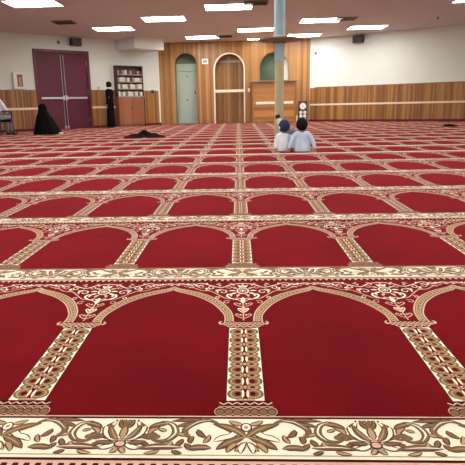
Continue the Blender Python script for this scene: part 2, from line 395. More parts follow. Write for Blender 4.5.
    t.stroke([(-0.060 + .012 * k, V(.436) if k % 2 else V(.446)) for k in range(11)], .007, PINK, 5, False, seg=2)
    t.rect(-0.076, 0.076, V(0.449), V(0.476), DARK, 4)
    for k in range(-4, 5):
        t.disc((k * 0.0165, V(0.462)), 0.0085, V(0.010), PINK, 5, False, 8); t.disc((k * 0.0165, V(0.462)), 0.005, V(0.0065), BROWN, 6, False, 8)
    t.rect(-0.074, 0.074, V(0.4485), V(0.4515), PINK, 5)
    # ---- arch band (left half drawn to the tile edge, where the next tile meets it at the apex)
    inner = [(.122, .458), (.118, .500), (.132, .538), (.190, .603), (.250, .645), (.320, .681), (.400, .710), (.462, .728), (.5, .748)]
    outer = [(.060, .470), (.064, .520), (.088, .572), (.146, .636), (.215, .682), (.300, .720), (.390, .746), (.455, .762), (.5, .782)]
    I = [(a * S, V(b)) for a, b in inner]; O = [(a * S, V(b)) for a, b in outer]
    mixp = lambda k: [(a[0] * (1 - k) + b[0] * k, a[1] * (1 - k) + b[1] * k) for a, b in zip(I, O)]
    sg = 6
    t.stroke(mixp(0.5), 0.039, DARK, 2, seg=sg); t.stroke(mixp(0.5), 0.032, BROWN, 3, seg=sg)
    t.stroke(mixp(0.08), 0.0055, PINK, 4, seg=sg); t.stroke(mixp(0.93), 0.0055, PINK, 4, seg=sg)
    t.stroke(mixp(0.34), 0.005, TAN, 4, seg=sg); t.stroke(mixp(0.70), 0.005, TAN, 4, seg=sg)
    if fine:
        md = mixp(0.53)
        for i in range(len(md) - 1):
            for k in range(3):
                f = k / 3; t.disc((md[i][0] * (1 - f) + md[i + 1][0] * f, md[i][1] * (1 - f) + md[i + 1][1] * f), 0.003, 0.003, CREAM, 5, True, 6)
    t.stroke([(0.074, V(.462)), (0.084, V(.458)), (0.088, V(.470)), (0.080, V(.478))], [0.008, 0.010, 0.008, 0.003], PINK, 5)
    # ---- spandrel scrolls
    def curl(cu, cv, r, a0, turns, w, m, z=2, grow=0.75):
        n = 9; pts = []
        for k in range(n):
            f = k / (n - 1); a = a0 + turns * 2 * PI * f; rr = r * (1 - grow * f)
            pts.append((cu + rr * math.cos(a), cv + rr * 1.15 * math.sin(a)))
        t.stroke(pts, w, m, z, seg=3)
    vw = 0.0060
    # little stack of curls above the capital, rosette over it
    pc = V(0.735)
    for v_, w_, m_ in ((.500, .030, PINK), (.545, .020, CREAM), (.590, .036, PINK), (.635, .028, PINK)):
        t.stroke([(0.003, V(v_)), (w_ * .55, V(v_ + .010)), (w_, V(v_ + .026)), (w_ * .8, V(v_ + .034)), (w_ * .55, V(v_ + .026))], vw * .85, m_, 3)
        t.disc((w_ * .35, V(v_ + .026)), .005, .009, m_, 3, True, 8)
    t.stroke([(0, V(.485)), (0, V(.66))], .005, PINK, 3, False)
    t.leaf((0, V(0.545)), (0, V(0.60)), 0.014, 0, PINK, 4, False); t.leaf((0, V(0.62)), (0, V(0.675)), 0.018, 0, CREAM, 4, False)
    t.ring((0, pc), 0.024, 0.036, 0.007, CREAM, 3, False); t.ring((0, pc), 0.012, 0.019, 0.005, PINK, 4, False); t.disc((0, pc), 0.006, 0.010, CREAM, 4, False)
    for a in (0, 34, 68, -34, -68):
        c_, s_ = math.cos(math.radians(a)), math.sin(math.radians(a))
        t.leaf((0.030 * c_, pc + 0.044 * s_), (0.060 * c_, pc + 0.080 * s_), 0.013, 0.14, PINK if a in (34, -68) else CREAM, 3)
        t.leaf((0.013 * c_, pc + 0.02 * s_), (0.024 * c_, pc + 0.034 * s_), 0.007, 0.0, BROWN, 3)
    t.leaf((0, pc + 0.040), (0, pc + 0.095), 0.014, 0, PINK, 3, False)
    t.stroke([(.020, V(.655)), (.045, V(.662)), (.066, V(.685)), (.058, V(.705)), (.046, V(.696))], .009, CREAM, 3)
    # running vine along the top and down both arch shoulders
    t.stroke([(0.0, V(.812)), (.05, V(.800)), (.09, V(.770)), (.14, V(.790)), (.185, V(.815)), (.23, V(.795)), (.27, V(.812)), (h, V(.806))], vw, CREAM, 3)
    t.stroke([(0.03, V(.66)), (.07, V(.665)), (.105, V(.70)), (.14, V(.735)), (.18, V(.742)), (.22, V(.772)), (.26, V(.785))], vw * .9, PINK, 3)
    curl(.085, V(.728), .026, -0.6, 1.1, vw * .8, CREAM); curl(.135, V(.768), .020, 2.6, -1.1, vw * .8, CREAM)
    curl(.180, V(.780), .018, -2.2, 1.1, vw * .8, PINK); curl(.062, V(.770), .018, 0.5, 1.0, vw * .8, PINK)
    curl(.225, V(.800), .014, 2.6, -1.0, vw * .7, CREAM); curl(.262, V(.806), .011, -2.4, 1.0, vw * .7, PINK)
    curl(.066, V(.632), .017, 2.4, -1.0, vw * .7, PINK); curl(.104, V(.672), .013, 2.2, -1.0, vw * .6, CREAM)
    for u, v in ((.112, .742), (.158, .760), (.205, .792), (.244, .806), (.05, .69), (.10, .79), (.16, .808), (.285, .798)):
        t.disc((u, V(v)), 0.006, 0.010, CREAM if u > .1 else PINK, 3, True, 8)
    for a, b in (((.09, .755), (.115, .725)), ((.14, .75), (.165, .735)), ((.17, .80), (.20, .775)), ((.21, .78), (.235, .765)), ((.12, .80), (.10, .815)), ((.04, .785), (.06, .815)), ((.27, .80), (.295, .79))):
        t.leaf((a[0], V(a[1])), (b[0], V(b[1])), 0.010, 0.15, PINK, 3)
    return np.array(t.q, dtype=np.float64), np.array(t.m, dtype=np.int32)

def build_carpet():
    allv, allm = [], []
    for k in range(-3, 20):
        y = Y0 + PA * k + PQ * k * k; P = PA + PQ * (2 * k + 1)
        q, m = make_tile(-1 <= k <= 4, P)
        half = 0.50 * max(y, 0) + 2.6
        n0, n1 = int(math.floor((-half - 0.02 * y) / S)), int(math.ceil(half / S))
        if y > 14: n0, n1 = max(n0, -19), min(n1, 17)
        offs = np.arange(n0, n1 + 1) * S + U0
        v = np.repeat(q[None], len(offs), 0); v[..., 0] += offs[:, None, None]; v[..., 1] += y
        allv.append(v.reshape(-1, 3)); allm.append(np.tile(m, len(offs)))
    # ground pile under every motif
    base = np.array([[(-13, -3.2, 0), (11, -3.2, 0), (11, 25.2, 0), (-13, 25.2, 0)]], dtype=np.float64).reshape(-1, 3)
    low = base[::-1].copy(); low[:, 2] = -0.02
    V_ = np.concatenate([base] + allv); M_ = np.concatenate([np.zeros(1, np.int32)] + allm)
    nf = len(M_)
    # keep the motif within the room: drop quads past the walls
    c = V_.reshape(-1, 4, 3).mean(1)
    keep = np.ones(nf, bool)
    keep[1:] = (c[1:, 1] < 23.99) & ((c[1:, 0] * 0.70 - (c[1:, 1] - 24.0) * 0.714) > -2.359) & ((c[1:, 0] - 3.06) * 0.538 + (c[1:, 1] - 24.0) * 0.843 < -0.01)
    V_ = V_.reshape(-1, 4, 3)[keep].reshape(-1, 3); M_ = M_[keep]; nf = len(M_)
    me = bpy.data.meshes.new('floor')
    me.vertices.add(len(V_)); me.vertices.foreach_set('co', V_.astype(np.float32).ravel())
    me.loops.add(nf * 4); me.loops.foreach_set('vertex_index', np.arange(nf * 4, dtype=np.int32))
    me.polygons.add(nf); me.polygons.foreach_set('loop_start', np.arange(0, nf * 4, 4, dtype=np.int32)); me.polygons.foreach_set('loop_total', np.full(nf, 4, np.int32))
    for m in CM: me.materials.append(m)
    me.polygons.foreach_set('material_index', M_); me.update(calc_edges=True)
    o = bpy.data.objects.new('floor', me); C.objects.link(o); struct(o)
    print('carpet quads', nf)
build_carpet()

# ------------------------------------------------------------------ room shell
CZ = 3.4
class Wall:
    """frame on a wall: x along it from A, y into the room, z up"""
    def __init__(s, A, B):
        s.A = Vector((A[0], A[1])); d = Vector((B[0] - A[0], B[1] - A[1])); s.len = d.length; s.d = d.normalized(); s.n = Vector((-s.d.y, s.d.x))
        s.rz = math.atan2(s.d.y, s.d.x)
    def p(s, x, y=0.0, z=0.0):
        q = s.A + s.d * x + s.n * y; return (q.x, q.y, z)
WL = Wall((-3.37, 24.0), (-12.0, 15.53))
WB = Wall((3.06, 24.0), (-3.37, 24.0))
RN = (3.06 + 0.843 * 10.5, 24.0 - 0.538 * 10.5)
WR = Wall(RN, (3.06, 24.0)); RL = WR.len
rs = lambda d: RL - d            # distance from the far corner -> x in the right wall's frame

def wallbox(name, W, boxes, m, mats=None):
    mb = MB()
    for b in boxes: mb.box(*b)
    return mb.build(name, m, loc=W.p(0), rotz=W.rz)

# ceiling
o = MB().box(-13, 13, -3.2, 25.2, CZ, CZ + 0.12).build('ceiling', K['ceil']); struct(o)
# left wall with a doorway
DL0, DL1, DH = 3.46, 5.50, 2.80        # distance from corner, opening height
struct(wallbox('wall_left', WL, [(-0.1, DL0, -0.12, 0, 0, CZ), (DL1, WL.len, -0.12, 0, 0, CZ), (DL0, DL1, -0.12, 0, DH, CZ)], K['wall']))
struct(wallbox('wall_right', WR, [(0, RL + 0.06, -0.12, 0, 0, CZ)], K['wall']))
# wainscots, rails, coves
struct(wallbox('trim_1', WL, [(0.10, 1.02, 0, 0.025, 0.09, 1.44), (2.28, DL0 - 0.10, 0, 0.025, 0.09, 1.44), (DL1 + 0.10, WL.len, 0, 0.025, 0.09, 1.44)], K['wood_side']))
struct(wallbox('trim_2', WL, [(2.28, DL0 - 0.10, 0.025, 0.045, 0.76, 0.84), (DL1 + 0.10, WL.len, 0.025, 0.045, 0.76, 0.84)], K['cream_trim']))
struct(wallbox('trim_3', WR, [(0, rs(0.03), 0, 0.025, 0.09, 1.40)], K['wood_side']))
struct(wallbox('trim_4', WR, [(0, rs(0.03), 0.025, 0.045, 0.675, 0.745)], K['cream_trim']))
struct(wallbox('trim_5', WR, [(0, rs(0.25), 0, 0.035, 1.40, 1.43)], K['wood_niche']))
struct(wallbox('trim_6', WL, [(2.28, DL0 - 0.10, 0, 0.035, 1.44, 1.465), (DL1 + 0.10, WL.len, 0, 0.035, 1.44, 1.465)], K['wood_niche']))
struct(wallbox('baseboard_right', WR, [(0, rs(0.0), 0, 0.03, 0, 0.09)], K['cove']))
struct(wallbox('baseboard_left', WL, [(0.0, 1.02, 0, 0.03, 0, 0.09), (2.28, DL0 - 0.10, 0, 0.03, 0, 0.09), (DL1 + 0.10, WL.len, 0, 0.03, 0, 0.09)], K['cove']))
# white bulkhead at the left corner, below the ceiling
o = MB().box(0.66, 2.06, 0, 1.28, 2.97, CZ, bev=0.006).build('wall_soffit', K['wall'], loc=WL.p(0), rotz=WL.rz); struct(o)

# back wall with two door-high arches and one window arch
def arch_pts(xc, hw, ztop, n=14, ry=None):
    ry = ry or hw
    return [(xc + hw * math.cos(PI * k / n), ztop - ry + ry * math.sin(PI * k / n)) for k in range(n + 1)]
bx = lambda X: 3.06 - X           # world x -> x in the back wall's frame
A1 = (bx(-2.225), 0.465, 2.96); A2 = (bx(-0.365), 0.615, 2.88); A3 = (bx(1.555), 0.615, 2.91)
def back_wall():
    bm = bmesh.new()
    out = [(0, 0), (A3[0] + 3, 0)]
    loop = [(0.0, 0.0)]
    for A in (A2, A1):
        ap = arch_pts(*A); loop.append((A[0] - A[1], 0.0)); loop += ap[::-1]; loop.append((A[0] + A[1], 0.0))
    loop += [(WB.len, 0.0), (WB.len, CZ), (0.0, CZ)]
    ap = arch_pts(*A3); hole = [(A3[0] - A3[1], 1.2)] + ap[::-1] + [(A3[0] + A3[1], 1.2)]
    edges = []
    for lp in (loop, hole):
        vs = [bm.verts.new((x, 0, z)) for x, z in lp]
        for i in range(len(vs)): edges.append(bm.edges.new((vs[i], vs[(i + 1) % len(vs)])))
    r = bmesh.ops.triangle_fill(bm, use_beauty=True, use_dissolve=False, edges=edges)
    faces = [f for f in bm.faces]
    e = bmesh.ops.extrude_face_region(bm, geom=faces)
    for v in [g for g in e['geom'] if isinstance(g, bmesh.types.BMVert)]: v.co.y = -0.10
    bmesh.ops.recalc_face_normals(bm, faces=bm.faces[:])
    me = bpy.data.meshes.new('wall_back'); bm.to_mesh(me); bm.free(); me.materials.append(K['wood_back'])
    o = bpy.data.objects.new('wall_back', me); C.objects.link(o); o.location = WB.p(0); o.rotation_euler = (0, 0, WB.rz); struct(o)
back_wall()
def niche(name, A, depth, m, z0=0.0, mi_back=None):
    """curved jamb lining and back panel behind an arch"""
    xc, hw, zt = A; ap = [(xc + hw, z0)] + arch_pts(xc, hw, zt) + [(xc - hw, z0)]
    mb = MB(); t = 0.03
    n = len(ap)
    for i in range(n - 1):
        (xa, za), (xb, zb) = ap[i], ap[i + 1]
        cx_, cz_ = xc, zt - hw
        def grow(x, z):
            if z <= cz_: return (x + t * (1 if x > xc else -1), z)
            d = Vector((x - cx_, z - cz_)).normalized() * t; return (x + d.x, z + d.y)
        ga, gb = grow(xa, za), grow(xb, zb)
        mb.add([(xa, -depth, za), (xb, -depth, zb), (xb, -0.1, zb), (xa, -0.1, za), (ga[0], -depth, ga[1]), (gb[0], -depth, gb[1]), (gb[0], -0.1, gb[1]), (ga[0], -0.1, ga[1])],
               [(0, 1, 2, 3), (7, 6, 5, 4), (0, 3, 7, 4), (1, 5, 6, 2), (0, 4, 5, 1), (3, 2, 6, 7)], 0)
    mb.box(xc - hw - t, xc + hw + t, -depth - 0.04, -depth, z0, zt + t, 1)
    o = mb.build(name, m, loc=WB.p(0), rotz=WB.rz); return struct(o)
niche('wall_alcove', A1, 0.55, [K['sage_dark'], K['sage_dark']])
niche('wall_alcove', A2, 0.40, [K['wood_niche'], K['wood_niche']])
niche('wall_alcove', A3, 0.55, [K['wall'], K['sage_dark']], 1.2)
# white moulding around the middle arch, its rails
def arch_moulding(name, A, w, y1, m):
    xc, hw, zt = A; ip = [(xc + hw, 0.0)] + arch_pts(xc, hw, zt) + [(xc - hw, 0.0)]; op = [(xc + hw + w, 0.0)] + arch_pts(xc, hw + w, zt + w) + [(xc - hw - w, 0.0)]
    mb = MB(); n = len(ip)
    for i in range(n - 1):
        a, b, c, d = ip[i], ip[i + 1], op[i + 1], op[i]
        mb.add([(q[0], 0, q[1]) for q in (a, b, c, d)] + [(q[0], y1, q[1]) for q in (a, b, c, d)], [(0, 1, 2, 3), (7, 6, 5, 4), (0, 4, 5, 1), (2, 6, 7, 3), (1, 5, 6, 2), (3, 7, 4, 0)])
    return struct(mb.build(name, m, loc=WB.p(0), rotz=WB.rz))
arch_moulding('trim_7', A2, 0.055, 0.03, K['white_trim'])
struct(wallbox('trim_8', WB, [(A2[0] - A2[1], A2[0] + A2[1], -0.08, 0.0, 1.31, 1.42)], K['white_trim']))
struct(wallbox('trim_9', WB, [(A2[0] - 0.50, A2[0] + 0.50, -0.395, -0.36, 2.56, 2.64)], K['grey_plastic']))

# ------------------------------------------------------------------ doors (setting)
d1 = bpy.data.objects.new('door_1', None); C.objects.link(d1); struct(d1); d1.location = WL.p((DL0 + DL1) / 2); d1.rotation_euler = (0, 0, WL.rz)
hw = (DL1 - DL0) / 2
MB().box(-hw - 0.10, -hw, -0.12, 0.05, 0, DH + 0.10).box(hw, hw + 0.10, -0.12, 0.05, 0, DH + 0.10).box(-hw, hw, -0.12, 0.05, DH, DH + 0.10).build('door_frame', K['maroon_frame'], d1)
for sgn in (-1, 1):
    lf = MB().box(min(0.006 * sgn, hw * sgn) + 0.004, max(0.006 * sgn, hw * sgn) - 0.004, -0.06, -0.015, 0.012, DH - 0.01, bev=0.004).build('door_leaf', K['maroon'], d1)
    x0, x1 = sorted((0.09 * sgn, 0.94 * sgn))
    pb = MB().box(x0, x1, 0.01, 0.055, 1.13, 1.20, bev=0.008).box(x0, x0 + 0.05, -0.015, 0.02, 1.12, 1.21).box(x1 - 0.05, x1, -0.015, 0.02, 1.12, 1.21).build('panic_bar', K['steel'], lf)
    a = 0.055 * sgn
    MB().box(a - 0.045, a + 0.045, -0.015, 0.05, 1.08, 1.26, bev=0.01).build('latch_case', K['steel'], lf)
    MB().tube([(a, 0.004, 0.10), (a, 0.004, DH - 0.08)], 0.011, 8).build('vertical_rod', K['steel'], lf)
    MB().box(a - 0.03, a + 0.03, -0.015, 0.03, 0.02, 0.14, bev=0.008).build('floor_bolt', K['steel'], lf)
    for z in (0.35, 1.4, 2.45): MB().tube([(hw * sgn * 0.992, -0.005, z - 0.06), (hw * sgn * 0.992, -0.005, z + 0.06)], 0.012, 8).build('hinge', K['steel'], lf)

d2 = bpy.data.objects.new('door_2', None); C.objects.link(d2); struct(d2); d2.location = WB.p(A1[0], -0.42); d2.rotation_euler = (0, 0, WB.rz)
MB().box(-0.455, 0.455, -0.05, 0.0, 2.24, 2.55).box(-0.455, -0.40, -0.05, 0.02, 0, 2.24).box(0.40, 0.455, -0.05, 0.02, 0, 2.24).build('door_frame', K['sage'], d2)
l2 = MB().box(-0.395, 0.395, -0.045, 0.0, 0.01, 2.225, bev=0.004).build('door_leaf', K['sage'], d2)
MB().lathe([(0.03, 0), (0.03, 0.02)], 12).build('lock_plate', K['dark_grey'], l2, loc=(-0.02, 0.006, 2.02)).rotation_euler = (-PI / 2, 0, 0)
MB().lathe([(0.03, 0), (0.034, 0.02), (0.034, 0.045), (0.015, 0.055)], 12).build('door_knob', K['dark_grey'], l2, loc=(0.0, 0.006, 1.02)).rotation_euler = (-PI / 2, 0, 0)
MB().box(-0.37, -0.33, 0.0, 0.04, 1.28, 1.42, bev=0.006).build('door_handle', K['dark_grey'], l2)

# ------------------------------------------------------------------ ceiling lights, vents
def lamp_proto(name, label, loc, group):
    t = thing(name, label, 'ceiling light', loc, 0, group)
    w, d, e = 0.67, 0.48, 0.035
    MB().box(-w, w, -d, -d + e, -0.022, 0).box(-w, w, d - e, d, -0.022, 0).box(-w, -w + e, -d + e, d - e, -0.022, 0).box(w - e, w, -d + e, d - e, -0.022, 0).build('frame', K['lamp_frame'], t)
    MB().box(-w + e, w - e, -d + e, d - e, -0.014, -0.002).build('diffuser', K['lamp'], t)
    return t
LS = [((-5.16, 14.45), 'bright ceiling light panel at the top left, cut by the upper edge'),
      ((-2.24, 17.54), 'bright ceiling light panel, large one left of the top middle panel'),
      ((-4.21, 19.37), 'bright ceiling light panel nearest above the double maroon doors and pigeonhole rack'),
      ((-0.23, 15.81), 'bright ceiling light panel at the top middle, just left of the pillar top'),
      ((-1.37, 22.40), 'small far ceiling light panel between the sage door arch and white-trimmed arch'),
      ((0.66, 20.65), 'bright ceiling light panel partly behind the pillar above its round shelf'),
      ((2.63, 22.67), 'far ceiling light panel above the right back corner, right of the round shelf'),
      ((2.71, 18.80), 'bright ceiling light panel first to the right of the blue pillar top'),
      ((4.67, 20.84), 'bright ceiling light panel above the black speaker on the right wall'),
      ((6.55, 15.75), 'ceiling light panel cut off at the top right corner')]
P0 = None
for (x, y), lb in LS:
    if P0 is None: P0 = lamp_proto('ceiling_light', lb, (x, y, CZ), 'ceiling light panels')
    else: copy_tree(P0, (x, y, CZ), lb)
for y in (10.2, 6.2, 2.2):
    for x in (-4.6, -0.9, 2.8):
        copy_tree(P0, (x, y, CZ), 'ceiling light panel in the rows above and behind the viewer')
# small spot in front of the window arch
t = thing('alcove_spotlight', 'glowing flat lamp on the ceiling edge just before the window arch, left of pillar', 'ceiling light', (0.82, 23.35, CZ))
MB().box(-0.42, 0.42, -0.16, 0.16, -0.03, 0, bev=0.008).build('frame', K['lamp_frame'], t)
MB().box(-0.39, 0.39, -0.13, 0.13, -0.036, -0.031).build('diffuser', K['niche_lamp'], t)
def vent(loc, label):
    t = thing('ceiling_vent', label, 'vent', loc, 0, 'ceiling air vents')
    MB().box(-0.30, 0.30, -0.30, 0.30, -0.012, 0).build('backing', K['black'], t)
    f = MB(); f.box(-0.32, 0.32, -0.32, -0.29, -0.03, 0).box(-0.32, 0.32, 0.29, 0.32, -0.03, 0).box(-0.32, -0.29, -0.29, 0.29, -0.03, 0).box(0.29, 0.32, -0.29, 0.29, -0.03, 0)
    f.build('frame', K['shelf_wood'], t)
    for k in range(6):
        y = -0.24 + k * 0.096; MB().box(-0.29, 0.29, y - 0.012, y + 0.012, -0.026, -0.012).build('louvre', K['dark_grey'], t)
    return t
vent((-5.38, 17.64, CZ), 'dark square air vent on the ceiling at the left, before the maroon doors')
vent((-0.52, 22.28, CZ), 'dark air vent on the ceiling beside the small far light panel over the white-trimmed arch')
vent((3.49, 18.64, CZ), 'dark air vent on the ceiling just right of the panel right of the pillar')
vent((0.50, 15.30, CZ), 'black air vent on the ceiling touching the upper left of the pillar top')
t = tag(MB().lathe([(0.012, -0.09), (0.035, -0.08), (0.012, -0.07), (0.012, -0.03), (0.04, -0.012), (0.045, 0)], 14).build('sprinkler_head', K['dark_grey'], smooth=True, loc=(6.49, 18.9, CZ)), 'small dark sprinkler head on the ceiling above the right wall', 'sprinkler')

# ------------------------------------------------------------------ wall-mounted things
def speaker(W, x, label):
    t = thing('wall_speaker', label, 'speaker', W.p(x, 0.0, 3.19), W.rz, 'black wall speakers')
    MB().box(-0.20, 0.20, 0.07, 0.30, -0.13, 0.14, bev=0.012).build('cabinet', K['black'], t)
    MB().box(-0.185, 0.185, 0.30, 0.312, -0.115, 0.125, bev=0.004).build('grille', K['dark_grey'], t)
    MB().box(-0.05, 0.05, 0.0, 0.02, -0.09, 0.09).tube([(0, 0.01, 0), (0, 0.09, 0)], 0.018, 8).build('bracket', K['black'], t)
    return t
speaker(WL, 3.95, 'black box speaker on the left wall above the maroon double doors')
speaker(WR, rs(2.14), 'black box speaker high on the white right wall')
def small_box(name, W, x, z, w, h, d, m, label, cat, face=None, facem=None, inset=0.015):
    t = thing(name, label, cat, W.p(x, 0, z), W.rz)
    MB().box(-w / 2, w / 2, 0.0, d, -h / 2, h / 2, bev=min(0.01, d * 0.2)).build('housing', m, t)
    if face: MB().box(-w / 2 + inset, w / 2 - inset, d, d + 0.006, -h / 2 + inset, h / 2 - inset).build(face, facem, t)
    return t
small_box('wall_fixture', WL, 4.57, 3.17, 0.10, 0.13, 0.05, K['grey_plastic'], 'small grey fixture on the left wall beside the black speaker', 'fixture', 'lens', K['dark_grey'], 0.025)
small_box('wall_sensor', WR, rs(0.26), 2.80, 0.09, 0.12, 0.04, K['grey_plastic'], 'small grey sensor on the white wall near the back right corner', 'sensor', 'lens', K['dark_grey'], 0.025)
t = small_box('wall_thermostat', WB, bx(-1.39), 2.60, 0.27, 0.22, 0.04, K['white_plastic'], 'white wall thermostat between the sage door arch and white-trimmed arch', 'thermostat', 'display', K['grey_plastic'], 0.055)
t = small_box('wall_switch', WB, bx(0.47), 1.38, 0.09, 0.15, 0.02, K['white_plastic'], 'white light switch on the wood wall between middle arch and pulpit', 'switch', 'rocker', K['white_plastic'], 0.03)
t = small_box('wall_switch', WL, 3.0, 1.52, 0.10, 0.12, 0.02, K['grey_plastic'], 'grey switch just above the wood panelling right of the maroon doors', 'switch', 'rocker', K['white_plastic'], 0.03)
t = small_box('wall_box', WL, 0.42, 1.40, 0.12, 0.13, 0.06, K['black'], 'small dark box on the wood panelling right of the pigeonhole rack', 'wall box', 'button', K['dark_grey'], 0.04)
t = thing('wall_box', 'white framed box with a dark window on the left wall, by the maroon doors', 'wall box', WL.p(6.24, 0, 1.50), WL.rz)
MB().box(-0.19, 0.19, 0, 0.10, 0, 0.56, bev=0.012).build('housing', K['white_plastic'], t)
MB().box(-0.14, 0.06, 0.10, 0.108, 0.07, 0.49).build('window_panel', K['wood_red'], t)
MB().box(-0.085, 0.005, 0.108, 0.12, 0.10, 0.40, bev=0.004).build('label_card', K['paper_b'], t)

# pigeonhole rack above a wooden cabinet
RX0, RX1 = 1.02, 2.27; rc = (RX0 + RX1) / 2; rw = (RX1 - RX0) / 2
cb = thing('low_cabinet', 'reddish wooden cabinet standing under the pigeonhole rack', 'cabinet', WL.p(rc), WL.rz)
MB().box(-rw, rw, 0.0, 0.24, 0.06, 1.16).box(-rw + 0.03, rw - 0.03, 0.0, 0.22, 0, 0.06).build('carcass', K['wood_red'], cb)
for sgn in (-1, 1):
    x0, x1 = sorted((0.004 * sgn, (rw - 0.02) * sgn))
    dd = MB().box(x0, x1, 0.24, 0.26, 0.08, 1.13, bev=0.004).build('door', K['wood_red'], cb)
    MB().tube([(0.05 * sgn, 0.275, 0.72), (0.05 * sgn, 0.275, 0.82)], 0.008, 8).build('handle', K['dark_grey'], dd)
MB().box(-rw - 0.015, -rw, 0, 0.27, 0, 1.16).build('side_strip', K['black'], cb)
rk = thing('pigeonhole_rack', 'dark brown wall rack with four white-edged shelves of books', 'rack', WL.p(rc, 0, 1.19), WL.rz)
rkm = mat('dark_brown_rack', rgb(74, 44, 38), 0.5, noise=0.15)
MB().box(-rw, rw, 0, 0.02, 0, 1.22).build('back_panel', rkm, rk)
for sgn in (-1, 1): MB().box(min(sgn * rw, sgn * (rw - 0.03)), max(sgn * rw, sgn * (rw - 0.03)), 0.02, 0.24, 0, 1.22).build('side_panel', rkm, rk)
MB().box(-rw + 0.03, rw - 0.03, 0.02, 0.24, 1.19, 1.22).build('top_panel', rkm, rk)
SZ = (0.0, 0.29, 0.57, 0.85)
for z in SZ:
    sh = MB().box(-rw + 0.03, rw - 0.03, 0.02, 0.235, z, z + 0.025).build('shelf', rkm, rk)
    MB().box(-rw + 0.03, rw - 0.03, 0.235, 0.245, z - 0.006, z + 0.03).build('edge_strip', K['paper_b'], sh)
names = ['bottom', 'second', 'third', 'top']
cols = {'w': ('white', 'paper_w'), 'g': ('olive', 'paper_g'), 'b': ('grey', 'paper_b'), 'r': ('brown', 'paper_r')}
rows = ['wgwbwwgwbw', 'wwbwwgwwbw', 'bwwbrwbwwb', 'rbrrbrwbrb']
mates = {}
for i, z in enumerate(SZ):
    n = len(rows[i])
    for k, ch in enumerate(rows[i]):
        x = -rw + 0.09 + k * (2 * rw - 0.18) / (n - 1)
        key = (i, ch)
        hh = (0.17 if i < 2 else 0.15) + 0.03 * ((k * 7 + i * 3) % 4) / 4
        lb = f'{cols[ch][0]} book on the {names[i]} shelf of the dark wall rack'
        b = MB().box(-0.045, 0.045, 0.05, 0.215, 0, hh, bev=0.006).build('book', K[cols[ch][1]], loc=WL.p(rc + x, 0, 1.19 + z + 0.026), rotz=WL.rz)
        tag(b, lb, 'book', f'{cols[ch][0]} books on the {names[i]} shelf of the rack')

# ------------------------------------------------------------------ pulpit and what stands by it
pu = thing('pulpit', 'wooden pulpit box with a pale front rail, built before the window arch', 'pulpit', (1.485, 23.55, 0))
MB().box(-0.88, 0.88, -0.36, 0.40, 0.02, 1.66).box(-0.84, 0.84, -0.34, 0.40, 0, 0.02).build('body', K['wood_pulpit'], pu)
MB().box(-0.95, 0.95, -0.44, 0.40, 1.66, 1.72, bev=0.01).build('ledge', K['shelf_wood'], pu)
MB().box(-0.74, 0.80, -0.385, -0.36, 0.77, 0.87, bev=0.006).build('front_rail', K['white_trim'], pu)
for s_ in (-1, 1): MB().box(s_ * 0.88 - 0.035, s_ * 0.88 + 0.035, -0.39, -0.33, 0.0, 1.66, bev=0.006).build('corner_post', K['wood_niche'], pu)
MB().box(-0.88, 0.88, -0.40, -0.36, 0.0, 0.09).build('plinth', K['wood_niche'], pu)
wg = thing('window_1', '', '', WB.p(A3[0], -0.30, 1.72), WB.rz)
for k in ('label', 'category'): del wg[k]
struct(wg)
glass = mat('green_tinted_glass', rgb(70, 88, 70), 0.12, noise=0.1, scale=2)
MB().prism([(p_[0] - A3[0], p_[1] - 1.72) for p_ in [(A3[0] + 0.60, 1.30)] + arch_pts(A3[0], 0.60, 2.89) + [(A3[0] - 0.60, 1.30)]], -0.02, 0.0).build('pane', glass, wg)
MB().box(-0.60, -0.40, 0.0, 0.03, -0.3, 0.92).build('jamb_board', K['wall'], wg)
MB().box(-0.40, -0.36, 0.0, 0.04, -0.3, 1.0).build('mullion', K['sage_dark'], wg)

ck = thing('prayer_clock_board', 'dark upright board of one large and six small white dials, right of pulpit', 'clock board', (2.71, 23.40, 0))
MB().box(-0.19, 0.19, -0.02, 0.03, 0.02, 0.87, bev=0.008).build('board', K['dark_grey'], ck)
MB().box(-0.20, 0.20, -0.03, 0.10, 0.0, 0.025).build('foot', K['black'], ck)
def dial(x, z, r, h1, h2):
    d = MB().lathe([(r, 0), (r, 0.012), (r * 0.94, 0.016)], 28).build('clock_dial', K['dial'], ck, loc=(x, -0.02, z)); d.rotation_euler = (PI / 2, 0, 0)
    if r > 0.1:
        for k in range(12):
            a = k * PI / 6; hm = MB().box(-r * .025, r * .025, r * 0.78, r * 0.92, 0.016, 0.018)
            hm.v = [(X * math.cos(a) - Y * math.sin(a), X * math.sin(a) + Y * math.cos(a), Z) for X, Y, Z in hm.v]
            hm.build('hour_mark', K['black'], d)
    for nm, a, l in (('hour_hand', h1, 0.5), ('minute_hand', h2, 0.74)):
        c_, s_ = math.cos(a), math.sin(a); w = r * 0.04
        hb = MB(); hb.box(-w, w, -r * .08, r * l, 0.018, 0.021)
        hb.v = [(X * c_ - Y * s_, X * s_ + Y * c_, Z) for X, Y, Z in hb.v]
        hb.build(nm, K['black'], d)
dial(0, 0.66, 0.135, 0.9, -2.2)
for r_ in range(3):
    for c_ in (-1, 1): dial(c_ * 0.082, 0.405 - r_ * 0.145, 0.066, 1.1 + r_ + c_, -0.8 * r_ + c_)
can = thing('white_candle_tube', 'slim white tube standing on the floor between the pulpit and clock board', 'tube', (2.43, 23.05, 0))
MB().lathe([(0.05, 0), (0.05, 0.015), (0.03, 0.03), (0.028, 0.26)], 14).build('tube', K['white_plastic'], can, smooth=True)
MB().lathe([(0.026, 0.26), (0.020, 0.30), (0.006, 0.33)], 12).build('tip', K['orange'], can, smooth=True)

